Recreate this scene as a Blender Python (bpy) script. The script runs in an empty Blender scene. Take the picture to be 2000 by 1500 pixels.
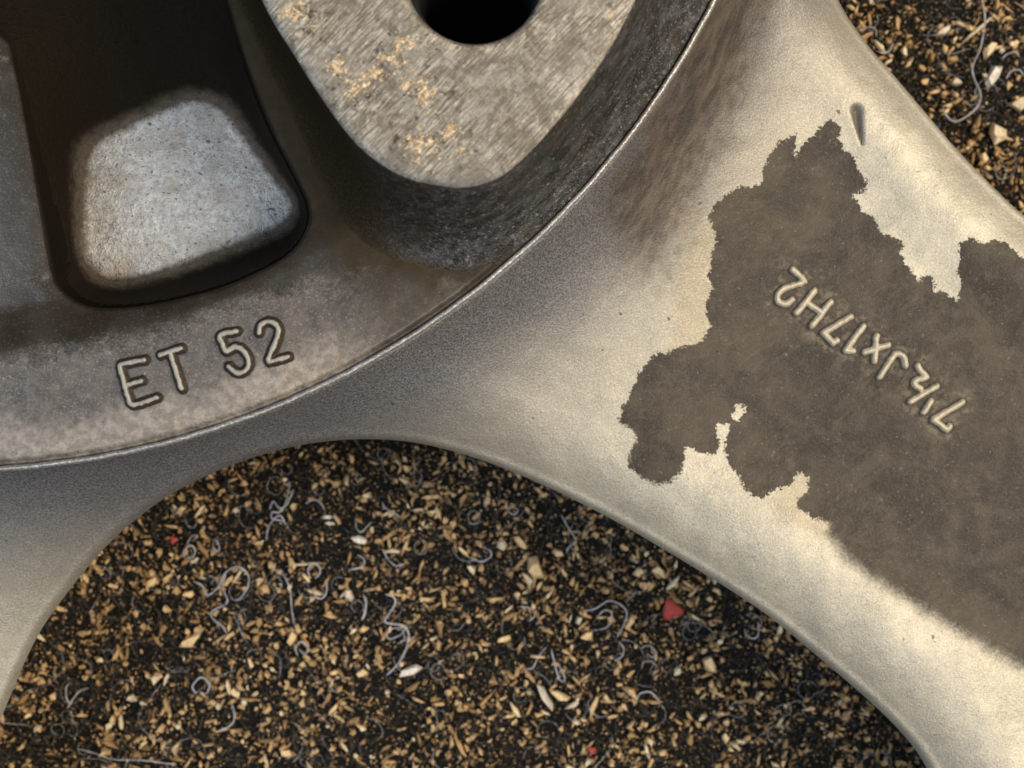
import bpy, math, random
import numpy as np
random.seed(7); rng = np.random.default_rng(7)
S = 5e-5            # metres per design unit (20 units = 1 mm); design x right, y down, z towards the camera
HC = 2600.0         # camera height above the hub flange, design units
CX, CY = 1000.0, 750.0
FLOOR = -760.0
sc = bpy.context.scene
def W(x, y, z): return (x*S, -y*S, z*S)

# ------------------------------------------------------------------ camera
cam_d = bpy.data.cameras.new('camera'); cam = bpy.data.objects.new('camera', cam_d)
sc.collection.objects.link(cam); sc.camera = cam
cam.location = W(CX, CY, HC)
cam_d.sensor_width = 36; cam_d.lens = 36*HC/2000.0
cam_d.clip_start = 0.005; cam_d.clip_end = 10
cam_d.dof.use_dof = True; cam_d.dof.focus_distance = (HC+110)*S; cam_d.dof.aperture_fstop = 30
# ------------------------------------------------------------------ world and lamps (workshop lamps, no daylight)
wd = bpy.data.worlds.new('World'); sc.world = wd; wd.use_nodes = True
wd.node_tree.nodes['Background'].inputs[0].default_value = (1.0, 0.93, 0.82, 1)
wd.node_tree.nodes['Background'].inputs[1].default_value = 0.03
def lamp(name, pos, tgt, size, power, col, size_y=None):
    l = bpy.data.lights.new(name, 'AREA'); l.energy = power; l.color = col
    l.shape = 'RECTANGLE'; l.size = size; l.size_y = size_y or size
    o = bpy.data.objects.new(name, l); sc.collection.objects.link(o)
    o.location = W(*pos)
    from mathutils import Vector
    d = Vector(W(*tgt)) - Vector(W(*pos))
    o.rotation_euler = d.to_track_quat('-Z', 'Y').to_euler()
    return o
lamp('warm_lamp', (6400, -600, 5600), (1300, 600, -200), 0.20, 1.75, (1.0, 0.86, 0.67))
lamp('white_lamp', (3600, 4200, 7000), (1300, 700, -200), 0.16, 0.66, (1.0, 0.95, 0.88))
lamp('cool_lamp', (-4300, 1200, 6600), (500, 700, -200), 0.20, 0.85, (0.66, 0.81, 1.0))
vs = sc.view_settings
vs.view_transform = 'Standard'; vs.look = 'None'; vs.exposure = 0.0; vs.gamma = 1.0

# ------------------------------------------------------------------ numpy helpers
def unproj(p, z):
    p = np.asarray(p, float); k = ((HC - np.asarray(z))/HC)
    return np.stack([CX+(p[..., 0]-CX)*k, CY+(p[..., 1]-CY)*k], -1)
def catmull(P, step=6.0, closed=False):
    P = np.asarray(P, float); n = len(P); out = []
    rngi = range(n) if closed else range(n-1)
    for i in rngi:
        if closed: a, b, c, d = P[(i-1) % n], P[i], P[(i+1) % n], P[(i+2) % n]
        else: a, b, c, d = P[max(i-1, 0)], P[i], P[i+1], P[min(i+2, n-1)]
        m = max(2, int(np.linalg.norm(c-b)/step))
        for t in np.arange(m)/m:
            out.append(0.5*((2*b)+(-a+c)*t+(2*a-5*b+4*c-d)*t*t+(-a+3*b-3*c+d)*t**3))
    if not closed: out.append(P[-1])
    return np.array(out)
def dist_poly(X, Y, P, closed=False, want_pt=False):
    P = np.asarray(P, float); Q = np.roll(P, -1, 0) if closed else P[1:]
    A = P if closed else P[:-1]
    best = np.full(X.shape, 1e18); bx = X.copy(); by = Y.copy()
    for (ax, ay), (qx, qy) in zip(A, Q):
        dx, dy = qx-ax, qy-ay; L = dx*dx+dy*dy
        if L < 1e-9: continue
        t = np.clip(((X-ax)*dx+(Y-ay)*dy)/L, 0, 1)
        px, py = ax+t*dx, ay+t*dy
        d = (X-px)**2+(Y-py)**2
        m = d < best
        best = np.where(m, d, best)
        if want_pt: bx = np.where(m, px, bx); by = np.where(m, py, by)
    if want_pt: return np.sqrt(best), bx, by
    return np.sqrt(best)
def inside(X, Y, P):
    P = np.asarray(P, float); c = np.zeros(X.shape, bool); Q = np.roll(P, -1, 0)
    for (ax, ay), (bx, by) in zip(P, Q):
        if ay == by: continue
        m = ((ay > Y) != (by > Y)) & (X < (bx-ax)*(Y-ay)/(by-ay)+ax)
        c ^= m
    return c
def sdf(X, Y, P):          # > 0 inside
    return np.where(inside(X, Y, P), 1, -1)*dist_poly(X, Y, P, True)
def sstep(a, b, x):
    t = np.clip((x-a)/(b-a), 0, 1); return t*t*(3-2*t)
def vnoise(X, Y, size, seed):
    r = np.random.default_rng(seed); G = r.random((256, 256))*2-1
    u, v = X/size, Y/size; i, j = np.floor(u).astype(int), np.floor(v).astype(int)
    fu, fv = u-i, v-j; fu = fu*fu*(3-2*fu); fv = fv*fv*(3-2*fv)
    g = lambda a, b: G[a % 256, b % 256]
    return (g(i, j)*(1-fu)+g(i+1, j)*fu)*(1-fv)+(g(i, j+1)*(1-fu)+g(i+1, j+1)*fu)*fv

# ------------------------------------------------------------------ object helpers
def tag(o, label=None, cat=None, group=None, kind=None):
    if label: o['label'] = label
    if cat: o['category'] = cat
    if group: o['group'] = group
    if kind: o['kind'] = kind
    return o
def mesh_np(name, V, F, N=None, attrs=None, smooth=True):
    """V in design units, F list/array of polygons with equal corner count"""
    V = np.asarray(V, float); F = np.asarray(F, np.int32)
    me = bpy.data.meshes.new(name)
    VV = np.empty((len(V), 3), np.float32); VV[:, 0] = V[:, 0]*S; VV[:, 1] = -V[:, 1]*S; VV[:, 2] = V[:, 2]*S
    me.vertices.add(len(V)); me.vertices.foreach_set('co', VV.ravel())
    k = F.shape[1]
    me.loops.add(F.size); me.loops.foreach_set('vertex_index', F[:, ::-1].ravel())   # y is flipped, so reverse the winding
    me.polygons.add(len(F)); me.polygons.foreach_set('loop_start', np.arange(0, F.size, k, dtype=np.int32))
    me.update(calc_edges=True)
    me.polygons.foreach_set('use_smooth', np.full(len(F), smooth))
    if attrs:
        for an, av in attrs.items():
            a = me.attributes.new(an, 'FLOAT', 'POINT'); a.data.foreach_set('value', np.asarray(av, np.float32))
    if N is not None:
        NN = np.asarray(N, np.float32).copy(); NN[:, 1] *= -1
        me.normals_split_custom_set_from_vertices(NN.tolist())
    me.update()
    return me
def link(name, me, mat, parent=None):
    o = bpy.data.objects.new(name, me); sc.collection.objects.link(o)
    if mat and not me.materials: me.materials.append(mat)
    if parent:
        o.parent = parent
        wl = [0.0, 0.0, 0.0]; q = parent
        while q: wl = [wl[i]+q.location[i] for i in range(3)]; q = q.parent
        o.location = [-c for c in wl]
    return o
def vnormals(V, F):
    N = np.zeros_like(V)
    a = V[F[:, 0]]; b = V[F[:, 1]]; c = V[F[:, 2]]; d = V[F[:, 3]]
    n = np.cross(c-a, d-b)
    for k in range(4):
        for j in range(3): N[:, j] += np.bincount(F[:, k], n[:, j], len(V))
    L = np.linalg.norm(N, axis=1); L[L == 0] = 1; N /= L[:, None]
    N *= np.where(N[:, 2:3] < 0, -1, 1)
    return N
def subset(V, F, N, attrs, fm):
    Fs = F[fm]; u, inv = np.unique(Fs, return_inverse=True)
    return V[u], inv.reshape(Fs.shape), N[u], {k: v[u] for k, v in attrs.items()}

ZBOSS = 235.0
# ------------------------------------------------------------------ material helpers
class NT:
    def __init__(s, name):
        s.m = bpy.data.materials.new(name); s.m.use_nodes = True; s.t = s.m.node_tree; s.b = s.t.nodes['Principled BSDF']
        tc = s.t.nodes.new('ShaderNodeTexCoord'); mp = s.t.nodes.new('ShaderNodeMapping')
        mp.inputs['Scale'].default_value = (1/S, 1/S, 1/S); s.t.links.new(tc.outputs['Object'], mp.inputs[0]); s.co = mp.outputs[0]
    def set(s, sock, v):
        if isinstance(v, (int, float)): sock.default_value = v
        elif isinstance(v, tuple): sock.default_value = v+(1,) if len(v) == 3 and sock.type == 'RGBA' else v
        else: s.t.links.new(v, sock)
    def noise(s, size, detail=3, rough=0.55, stretch=None, rot=0, dist=0):
        n = s.t.nodes.new('ShaderNodeTexNoise'); n.inputs['Scale'].default_value = 1.0/size
        n.inputs['Detail'].default_value = detail; n.inputs['Roughness'].default_value = rough; n.inputs['Distortion'].default_value = dist
        co = s.co
        if stretch:
            m = s.t.nodes.new('ShaderNodeMapping'); m.vector_type = 'TEXTURE'
            m.inputs['Rotation'].default_value = (0, 0, rot); m.inputs['Scale'].default_value = stretch
            s.t.links.new(co, m.inputs[0]); co = m.outputs[0]
        s.t.links.new(co, n.inputs['Vector']); return n.outputs['Fac']
    def voro(s, size):
        n = s.t.nodes.new('ShaderNodeTexVoronoi'); n.inputs['Scale'].default_value = 1.0/size
        s.t.links.new(s.co, n.inputs['Vector']); return n.outputs['Distance'], n.outputs['Color']
    def attr(s, name):
        n = s.t.nodes.new('ShaderNodeAttribute'); n.attribute_name = name; return n.outputs['Fac']
    def math(s, op, a, b=0.0, c=0.0):
        n = s.t.nodes.new('ShaderNodeMath'); n.operation = op
        s.set(n.inputs[0], a); s.set(n.inputs[1], b); s.set(n.inputs[2], c); return n.outputs[0]
    def ramp(s, v, a, b, lo=0.0, hi=1.0, smooth=True):
        n = s.t.nodes.new('ShaderNodeMapRange'); n.interpolation_type = 'SMOOTHSTEP' if smooth else 'LINEAR'
        s.set(n.inputs[0], v); s.set(n.inputs[1], a); s.set(n.inputs[2], b); s.set(n.inputs[3], lo); s.set(n.inputs[4], hi)
        return n.outputs[0]
    def mix(s, f, a, b, mode='MIX'):
        n = s.t.nodes.new('ShaderNodeMix'); n.data_type = 'RGBA'; n.blend_type = mode
        s.set(n.inputs[0], f); s.set(n.inputs[6], a); s.set(n.inputs[7], b); return n.outputs[2]
    def bump(s, h, strength, dist_units, normal=None):
        n = s.t.nodes.new('ShaderNodeBump'); n.inputs['Strength'].default_value = strength
        n.inputs['Distance'].default_value = dist_units*S; s.set(n.inputs['Height'], h)
        if normal: s.t.links.new(normal, n.inputs['Normal'])
        return n.outputs[0]
    def out(s, **k):
        for kk, v in k.items(): s.set(s.b.inputs[kk.replace('_', ' ')], v)
        return s.m

# painted aluminium of the spokes: dusty beige film, dark old stain with a crinkled outline, oily smudge, grime round the lettering
def spoke_material():
    n = NT('spoke_paint')
    blot = n.noise(130, 4, 0.6); mid = n.noise(26, 4, 0.65); fine = n.noise(4.2, 2, 0.7); fine2 = n.noise(9, 3, 0.7)
    clean = n.mix(n.ramp(blot, .35, .68), (0.50, 0.465, 0.375), (0.37, 0.35, 0.285))
    clean = n.mix(n.ramp(mid, .35, .75, 0, .38), clean, (0.27, 0.245, 0.19))
    clean = n.mix(n.ramp(fine, .36, .66, 0, .5), clean, (0.56, 0.52, 0.44))
    clean = n.mix(n.ramp(n.math('ADD', n.attr('hub_dist'), n.math('MULTIPLY', n.math('SUBTRACT', blot, .5), 260.)), 230., 470., .62, 0), clean, n.mix(mid, (0.20, 0.185, 0.16), (0.33, 0.30, 0.25)))
    clean = n.mix(n.math('MULTIPLY', n.ramp(n.math('ADD', n.attr('tan'), n.math('MULTIPLY', n.math('SUBTRACT', n.noise(18, 4, .7), .5), 34.)), -26., 10.), .5), clean, n.mix(mid, (0.24, 0.19, 0.115), (0.36, 0.30, 0.20)))
    flk = n.noise(3.6, 2, .8)
    clean = n.mix(n.ramp(flk,   .53, .64, 0, .28), clean, (0.80, 0.76, 0.66)); clean = n.mix(n.ramp(flk,   .46, .36, 0, .28), clean, (0.19, 0.17, 0.13))
    clean = n.mix(n.ramp(n.noise(6.5, 1), .705, .76, 0, .6), clean, (0.16, 0.135, 0.10))
    sc1 = n.math('MULTIPLY', n.ramp(n.noise(3.2, 2, .5, stretch=(26, 1, 1), rot=.35), .66, .72), n.ramp(n.noise(90, 2), .52, .62))
    sc2 = n.math('MULTIPLY', n.ramp(n.noise(3.0, 2, .5, stretch=(30, 1, 1), rot=-.9), .67, .73), n.ramp(n.noise(75, 2), .52, .62))
    clean = n.mix(n.math('MULTIPLY', n.math('MAXIMUM', sc1, sc2), .45), clean, (0.22, 0.20, 0.16))
    # darker and greyer colour close to the hub
    hubm = n.ramp(n.math('ADD', n.attr('hub_dist'), n.math('MULTIPLY', n.math('SUBTRACT', blot, .5), 160.)), 20., 300., 1, 0)
    clean = n.mix(hubm, clean, n.mix(n.ramp(fine, .36, .66), (0.10, 0.10, 0.11), (0.26, 0.26, 0.275)))
    sm = n.ramp(n.math('ADD', n.attr('smudge'), n.math('ADD', n.math('MULTIPLY', n.math('SUBTRACT', mid, .5), 120.), n.math('MULTIPLY', n.math('SUBTRACT', blot, .5), 120.))), -75., 45., 0, .86)
    clean = n.mix(sm, clean, n.mix(n.ramp(n.noise(30, 5, .7, stretch=(1, 3.5, 1), rot=-.35), .35, .65), (0.055, 0.042, 0.036), (0.16, 0.125, 0.095)))
    # stain
    edge = n.math('ADD', n.attr('stain'), n.math('ADD', n.math('MULTIPLY', n.math('SUBTRACT', n.noise(11, 3, .6), .5), 22.), n.math('ADD', n.math('MULTIPLY', n.math('SUBTRACT', n.noise(34, 2, .5), .5), 18.), n.math('MULTIPLY', n.math('SUBTRACT', n.noise(5.5, 2, .6), .5), 13.))))
    soft = n.attr('stain_soft')
    stain = n.ramp(n.math('DIVIDE', edge, soft), -1., 1.)
    tr = n.noise(120, 6, .68, dist=.8); tl = n.noise(9, 4, .75, stretch=(5.5, 1, 1), rot=.62)
    dark = n.mix(n.ramp(tr, .38, .66), (0.027, 0.020, 0.015), (0.062, 0.049, 0.035))
    dark = n.mix(n.math('MULTIPLY', n.ramp(tl, .42, .72, 0, .5), n.ramp(n.noise(150, 3, .6), .46, .62)), dark, (0.092, 0.076, 0.051))
    dark = n.mix(n.ramp(fine, .40, .74, 0, .35), dark, (0.11, 0.095, 0.072))
    dark = n.mix(n.ramp(n.noise(38, 5, .75), .48, .70, 0, .55), dark, (0.095, 0.080, 0.060))
    # dark halo of grime hugging the lettering, pale rubbed patches a bit farther out
    ld = n.attr('letter_dist')
    rub = n.math('MULTIPLY', n.ramp(n.math('ADD', ld, n.math('MULTIPLY', n.math('SUBTRACT', n.noise(16, 3), .5), 46.)), 8., 42., 1, 0), n.ramp(n.noise(20, 4, .7), .46, .62, 0, .6))
    dark = n.mix(rub, dark, (0.21, 0.18, 0.13))
    dark = n.mix(n.ramp(n.math('ADD', ld, n.math('MULTIPLY', n.math('SUBTRACT', mid, .5), 12.)), 7., 18., .7, 0), dark, (0.030, 0.023, 0.016))
    dark = n.mix(n.ramp(n.noise(7, 1), .68, .76, 0, .4), dark, (0.24, 0.21, 0.17))
    col = n.mix(stain, clean, dark)
    spots = n.ramp(n.noise(17, 1), .235, .20, 0, .8)
    col = n.mix(spots, col, (0.07, 0.055, 0.04))
    col = n.mix(n.attr('dent_shade'), col, (0.07, 0.055, 0.04))  # shade inside the dent painted into the colour, besides its shape
    h = n.math('ADD', n.math('MULTIPLY', fine, .7), n.math('MULTIPLY', fine2, .5))
    nb = n.bump(h, 0.55, 3.0); nb = n.bump(n.noise(48, 1), 0.12, 9, nb)
    nb = n.bump(stain, .35, -2.0, nb)
    return n.out(Base_Color=col, Metallic=n.ramp(stain, 0, 1, .42, .12), Specular_IOR_Level=n.ramp(stain, 0, 1, .5, .35), Roughness=n.math('ADD', n.ramp(stain, 0., 1., .45, .46), n.math('MULTIPLY', fine2, .14)), Normal=nb)
def hub_material():
    n = NT('hub_paint')
    blot = n.noise(110, 4, .6); mid = n.noise(20, 4, .7); fine = n.noise(4.5, 2, .7); fine2 = n.noise(10, 3, .75)
    film = n.mix(n.ramp(blot, .36, .66), (0.036, 0.028, 0.018), (0.062, 0.053, 0.044))
    film = n.mix(n.ramp(fine, .55, .8, 0, .5), film, (0.24, 0.21, 0.17))
    dustc = n.mix(n.ramp(mid, .32, .70), (0.070, 0.059, 0.053), (0.155, 0.136, 0.120))
    dustc = n.mix(n.ramp(n.noise(70, 3), .4, .65, 0, .5), dustc, (0.15, 0.128, 0.108))
    dustc = n.mix(n.ramp(fine, .5, .78, 0, .6), dustc, (0.36, 0.33, 0.29))
    dm = n.ramp(n.math('ADD', n.attr('dust'), n.math('ADD', n.math('MULTIPLY', n.math('SUBTRACT', blot, .5), 90.), n.math('MULTIPLY', n.math('SUBTRACT', fine2, .5), 70.))), -16., 22.)
    col = n.mix(dm, film, dustc)
    dm = n.math('MULTIPLY', dm, n.math('SUBTRACT', 1., n.math('MULTIPLY', n.attr('dark_side'), .85)))
    col = n.mix(dm, film, dustc)
    pale = n.ramp(n.math('ADD', n.attr('rim_dist'), n.math('MULTIPLY', n.math('SUBTRACT', blot, .5), 130.)), 40., 125., .75, 0)
    col = n.mix(n.math('MULTIPLY', pale, dm), col, n.mix(n.ramp(mid, .35, .68), (0.26, 0.22, 0.18), (0.46, 0.40, 0.33)))
    col = n.mix(n.math('MULTIPLY', n.ramp(n.math('ADD', n.attr('rim_dist'), n.math('MULTIPLY', n.math('SUBTRACT', mid, .5), 14.)), 9., 24., .85, 0), 1.), col, (0.035, 0.03, 0.028))
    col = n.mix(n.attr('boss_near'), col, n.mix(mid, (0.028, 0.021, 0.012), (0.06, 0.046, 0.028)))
    ld = n.attr('letter_dist')
    col = n.mix(n.ramp(n.math('ADD', ld, n.math('MULTIPLY', n.math('SUBTRACT', mid, .5), 5.)), 9., 15., .7, 0), col, (0.045, 0.034, 0.027))
    col = n.mix(n.math('MULTIPLY', dm, n.ramp(n.noise(8, 1), .72, .79, 0, .5)), col, (0.42, 0.38, 0.33))
    h = n.math('ADD', n.math('MULTIPLY', fine, .6), n.math('MULTIPLY', fine2, .7))
    nb = n.bump(n.math('MULTIPLY', h, n.ramp(dm, 0, 1, .3, 1)), .6, 3.4); nb = n.bump(n.noise(36, 3), .12, 9, nb)
    col = n.mix(n.ramp(n.attr('pocket_dist'), -9., 3.), col, (0.012, 0.010, 0.007))  # pocket side goes near-black, shade of the recess put into the colour
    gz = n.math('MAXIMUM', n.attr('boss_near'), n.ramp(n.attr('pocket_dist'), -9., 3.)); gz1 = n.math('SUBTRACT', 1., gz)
    return n.out(Base_Color=col, Metallic=n.math('MULTIPLY', gz1, .35), Specular_IOR_Level=n.math('MULTIPLY', gz1, .5), Roughness=n.ramp(dm, 0, 1, .42, .52), Normal=nb)
def pocket_material():
    n = NT('raw_casting')
    fine = n.noise(5, 3, .7); mid = n.noise(15, 4, .75); blot = n.noise(60, 3, .6)
    bare = n.mix(n.ramp(mid, .36, .66), (0.60, 0.59, 0.57), (0.96, 0.96, 0.95))
    bare = n.mix(n.ramp(blot, .44, .68, 0, .55), bare, (0.50, 0.43, 0.35))
    bare = n.mix(n.ramp(n.noise(9, 2), .63, .70, 0, .65), bare, (0.18, 0.17, 0.15))
    grime_shade = n.mix(n.ramp(fine, .45, .8, 0, .35), (0.016, 0.012, 0.008), (0.04, 0.030, 0.02))  # near-black walls: the deep pocket's shade is put into the grime colour
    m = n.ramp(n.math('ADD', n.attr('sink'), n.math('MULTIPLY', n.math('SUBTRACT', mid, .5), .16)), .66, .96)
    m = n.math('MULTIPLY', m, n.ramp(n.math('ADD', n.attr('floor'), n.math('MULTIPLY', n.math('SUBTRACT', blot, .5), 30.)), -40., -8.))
    col = n.mix(m, grime_shade, bare)
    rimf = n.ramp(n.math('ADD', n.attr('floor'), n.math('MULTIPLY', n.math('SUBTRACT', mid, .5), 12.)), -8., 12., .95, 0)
    col = n.mix(m, grime_shade, n.mix(rimf, bare, n.mix(mid, (0.045, 0.033, 0.021), (0.15, 0.118, 0.085))))
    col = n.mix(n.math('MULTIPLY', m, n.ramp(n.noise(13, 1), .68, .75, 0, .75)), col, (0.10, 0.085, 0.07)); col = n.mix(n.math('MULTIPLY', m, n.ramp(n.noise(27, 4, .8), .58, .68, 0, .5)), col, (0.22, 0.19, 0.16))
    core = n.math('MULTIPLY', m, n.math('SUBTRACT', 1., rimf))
    nb = n.bump(n.math('ADD', fine, n.math('MULTIPLY', mid, 1.4)), 1., 6)
    return n.out(Base_Color=col, Metallic=n.ramp(core, 0, 1, 0., .35), Roughness=n.ramp(core, 0, 1, .7, .40), Normal=nb, Specular_IOR_Level=n.ramp(core, 0, 1, .06, .9))
def boss_wall_material():
    n = NT('black_grime')
    fine = n.noise(5, 3, .7); mid = n.noise(22, 5, .75, stretch=(2.6, 1, 1), rot=.85); blot = n.noise(80, 3)
    col = n.mix(n.ramp(mid, .38, .72), (0.022, 0.022, 0.023), (0.115, 0.115, 0.118))
    col = n.mix(n.ramp(blot, .48, .66, 0, .5), col, (0.05, 0.038, 0.022))
    col = n.mix(n.ramp(n.noise(9, 2, .8), .58, .68, 0, .7), col, (0.26, 0.26, 0.27))
    col = n.mix(n.attr('brown'), col, n.mix(n.ramp(fine, .4, .8), (0.026, 0.019, 0.011), (0.055, 0.042, 0.026)))
    d, c = n.voro(12)
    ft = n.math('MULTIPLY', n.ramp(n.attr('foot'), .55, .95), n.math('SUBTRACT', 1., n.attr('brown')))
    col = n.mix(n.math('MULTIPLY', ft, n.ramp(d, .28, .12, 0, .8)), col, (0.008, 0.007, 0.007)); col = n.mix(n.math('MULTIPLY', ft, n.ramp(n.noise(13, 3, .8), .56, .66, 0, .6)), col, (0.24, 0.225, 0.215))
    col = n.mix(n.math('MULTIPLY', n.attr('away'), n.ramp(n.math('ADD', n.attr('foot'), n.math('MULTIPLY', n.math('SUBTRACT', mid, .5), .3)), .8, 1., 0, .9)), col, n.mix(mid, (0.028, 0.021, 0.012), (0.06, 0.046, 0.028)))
    nb = n.bump(n.ramp(d, .0, .45, 0, 1), .25, 5); nb = n.bump(n.math('MULTIPLY', n.math('ADD', mid, fine), n.math('SUBTRACT', 1., n.math('MULTIPLY', n.attr('brown'), .8))), .7, 7, nb)
    br1 = n.math('SUBTRACT', 1., n.attr('brown'))
    return n.out(Base_Color=col, Metallic=n.math('MULTIPLY', br1, .25), Specular_IOR_Level=n.math('MULTIPLY', br1, .5), Roughness=n.ramp(mid, .3, .7, .34, .56), Normal=nb)
def machined_material():
    n = NT('machined_face_metal')
    st = n.noise(2.6, 3, .7, stretch=(15, 1, 1), rot=.80); st2 = n.noise(5, 3, .7, stretch=(5, 1, 1), rot=.80)
    mid = n.noise(22, 5, .8); blot = n.noise(85, 4, .65); fine = n.noise(6, 3, .8)
    col = n.mix(n.ramp(st, .40, .62), (0.17, 0.15, 0.125), (0.66, 0.61, 0.53))
    col = n.mix(n.ramp(blot, .40, .60, 0, .75), col, n.mix(n.ramp(mid, .35, .65), (0.25, 0.235, 0.20), (0.50, 0.47, 0.41)))
    col = n.mix(n.ramp(mid, .50, .66, 0, .5), col, (0.16, 0.14, 0.115))
    col = n.mix(n.ramp(n.noise(60, 5, .75, dist=1.), .42, .60, 0, .75), col, n.mix(mid, (0.11, 0.092, 0.07), (0.24, 0.21, 0.165)))
    # golden glints of reflected light painted into the colour, each with its own place
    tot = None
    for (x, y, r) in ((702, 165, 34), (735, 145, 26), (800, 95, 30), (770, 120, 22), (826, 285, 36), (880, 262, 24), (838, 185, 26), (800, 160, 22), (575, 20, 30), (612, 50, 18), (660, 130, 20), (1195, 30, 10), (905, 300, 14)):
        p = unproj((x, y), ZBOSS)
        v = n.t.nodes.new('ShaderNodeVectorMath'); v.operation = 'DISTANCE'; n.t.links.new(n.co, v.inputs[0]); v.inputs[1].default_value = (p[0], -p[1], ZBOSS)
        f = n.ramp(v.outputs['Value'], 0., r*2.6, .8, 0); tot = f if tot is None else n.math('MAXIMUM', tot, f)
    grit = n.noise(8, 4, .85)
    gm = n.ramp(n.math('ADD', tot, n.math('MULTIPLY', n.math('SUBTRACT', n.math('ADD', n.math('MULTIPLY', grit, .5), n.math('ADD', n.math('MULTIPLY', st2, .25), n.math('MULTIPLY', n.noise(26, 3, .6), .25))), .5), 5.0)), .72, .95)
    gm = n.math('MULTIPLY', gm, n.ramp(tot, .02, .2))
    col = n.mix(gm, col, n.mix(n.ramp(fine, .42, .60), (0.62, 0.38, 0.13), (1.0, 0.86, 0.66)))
    dk = n.math('MULTIPLY', n.ramp(n.noise(19, 5, .85), .54, .62, 0, .85), n.ramp(tot, 0., .3, .35, 1.))
    col = n.mix(n.math('MULTIPLY', dk, n.math('SUBTRACT', 1., gm)), col, (0.035, 0.028, 0.022))
    col = n.mix(n.ramp(n.noise(5, 2, .6), .66, .74, 0, .7), col, (0.75, 0.72, 0.66))
    nb = n.bump(st, .8, 3.2); nb = n.bump(n.math('ADD', mid, fine), .4, 3, nb)
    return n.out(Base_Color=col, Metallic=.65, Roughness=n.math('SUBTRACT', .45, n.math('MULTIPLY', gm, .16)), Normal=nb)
def letter_material(name, top, side, rad):
    n = NT(name)
    fine = n.noise(5, 3, .7)
    f = n.ramp(n.math('ADD', n.attr('ridge'), n.math('MULTIPLY', n.math('SUBTRACT', fine, .5), 3.)), rad*.42, rad*.85)
    col = n.mix(f, n.mix(fine, top, tuple(c*.62 for c in top)), side)
    return n.out(Base_Color=col, Metallic=.2, Roughness=.5, Normal=n.bump(fine, .6, 3))
def bare_edge_material():
    n = NT('worn_bare_edge')
    f = n.noise(7, 3, .8); g = n.noise(60, 3)
    col = n.mix(n.ramp(f, .4, .7), (0.30, 0.29, 0.28), (0.66, 0.645, 0.62)); col = n.mix(n.ramp(g, .45, .7, 0, .4), col, (0.25, 0.23, 0.21))
    return n.out(Base_Color=col, Metallic=.55, Roughness=.38, Normal=n.bump(f, .6, 3))
def simple(name, c, rough=.8, metal=0., c2=None, size=20, bumpd=0):
    n = NT(name); f = n.noise(size, 4, .7)
    col = n.mix(n.ramp(f, .35, .65), c, c2 or tuple(v*.6 for v in c))
    k = dict(Base_Color=col, Roughness=rough, Metallic=metal)
    if bumpd: k['Normal'] = n.bump(f, .8, bumpd)
    return n.out(**k)
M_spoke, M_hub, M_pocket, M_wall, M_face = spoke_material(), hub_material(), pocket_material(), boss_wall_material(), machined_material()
M_let = letter_material('hub_lettering', (0.46, 0.44, 0.38), (0.045, 0.034, 0.027), 6.5)
M_let2 = letter_material('spoke_lettering', (0.66, 0.59, 0.45), (0.04, 0.03, 0.02), 11.5)
M_edge = bare_edge_material()
M_hole = simple('shaded_bore', (0.004, 0.004, 0.004), .9, 0)  # near-black colour stands in for the shade down the deep hole

# ------------------------------------------------------------------ traced lines
C0 = np.array([-95.0, -750.0]); R = 1673.0
def rad(x, y): return np.hypot(x-C0[0], y-C0[1])
def zbase(r):
    q = np.maximum(r-R, 0); return -62-225*(1-np.exp(-q/140.))
def unproj_edge(P):
    P = np.asarray(P, float); z = np.full(len(P), -250.)
    for _ in range(5):
        Q = unproj(P, z); z = zbase(rad(Q[:, 0], Q[:, 1]))-62
    return Q
upper = catmull([(1500, -420), (1545, -260), (1590, -120), (1640, 0), (1700, 90), (1770, 172), (1870, 290), (1950, 372), (2005, 422), (2160, 540), (2350, 680), (2560, 830)], 12)
lower = catmull([(-190, 1900), (-130, 1720), (-60, 1540), (0, 1398), (50, 1282), (100, 1196), (200, 1072), (300, 986), (400, 930), (500, 891), (600, 867), (700, 858), (800, 863), (900, 886), (1000, 921), (1100, 966), (1200, 1017), (1300, 1075), (1400, 1136), (1500, 1202), (1600, 1284), (1700, 1370), (1770, 1440), (1812, 1500), (1870, 1620), (1930, 1800), (1950, 1960)], 12)
UPW, LOW = unproj_edge(upper), unproj_edge(lower)
OUT = np.vstack([UPW, [(2900, 1200), (2900, 2300)], LOW[::-1], [(-800, 2200), (-800, -800), (1300, -800)]])
z4 = lambda L: [(1150+a/2.1424, 200+b/2.1424) for a, b in L]
z8 = lambda L: [(1150+a/2., 750+b/2.) for a, b in L]
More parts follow.
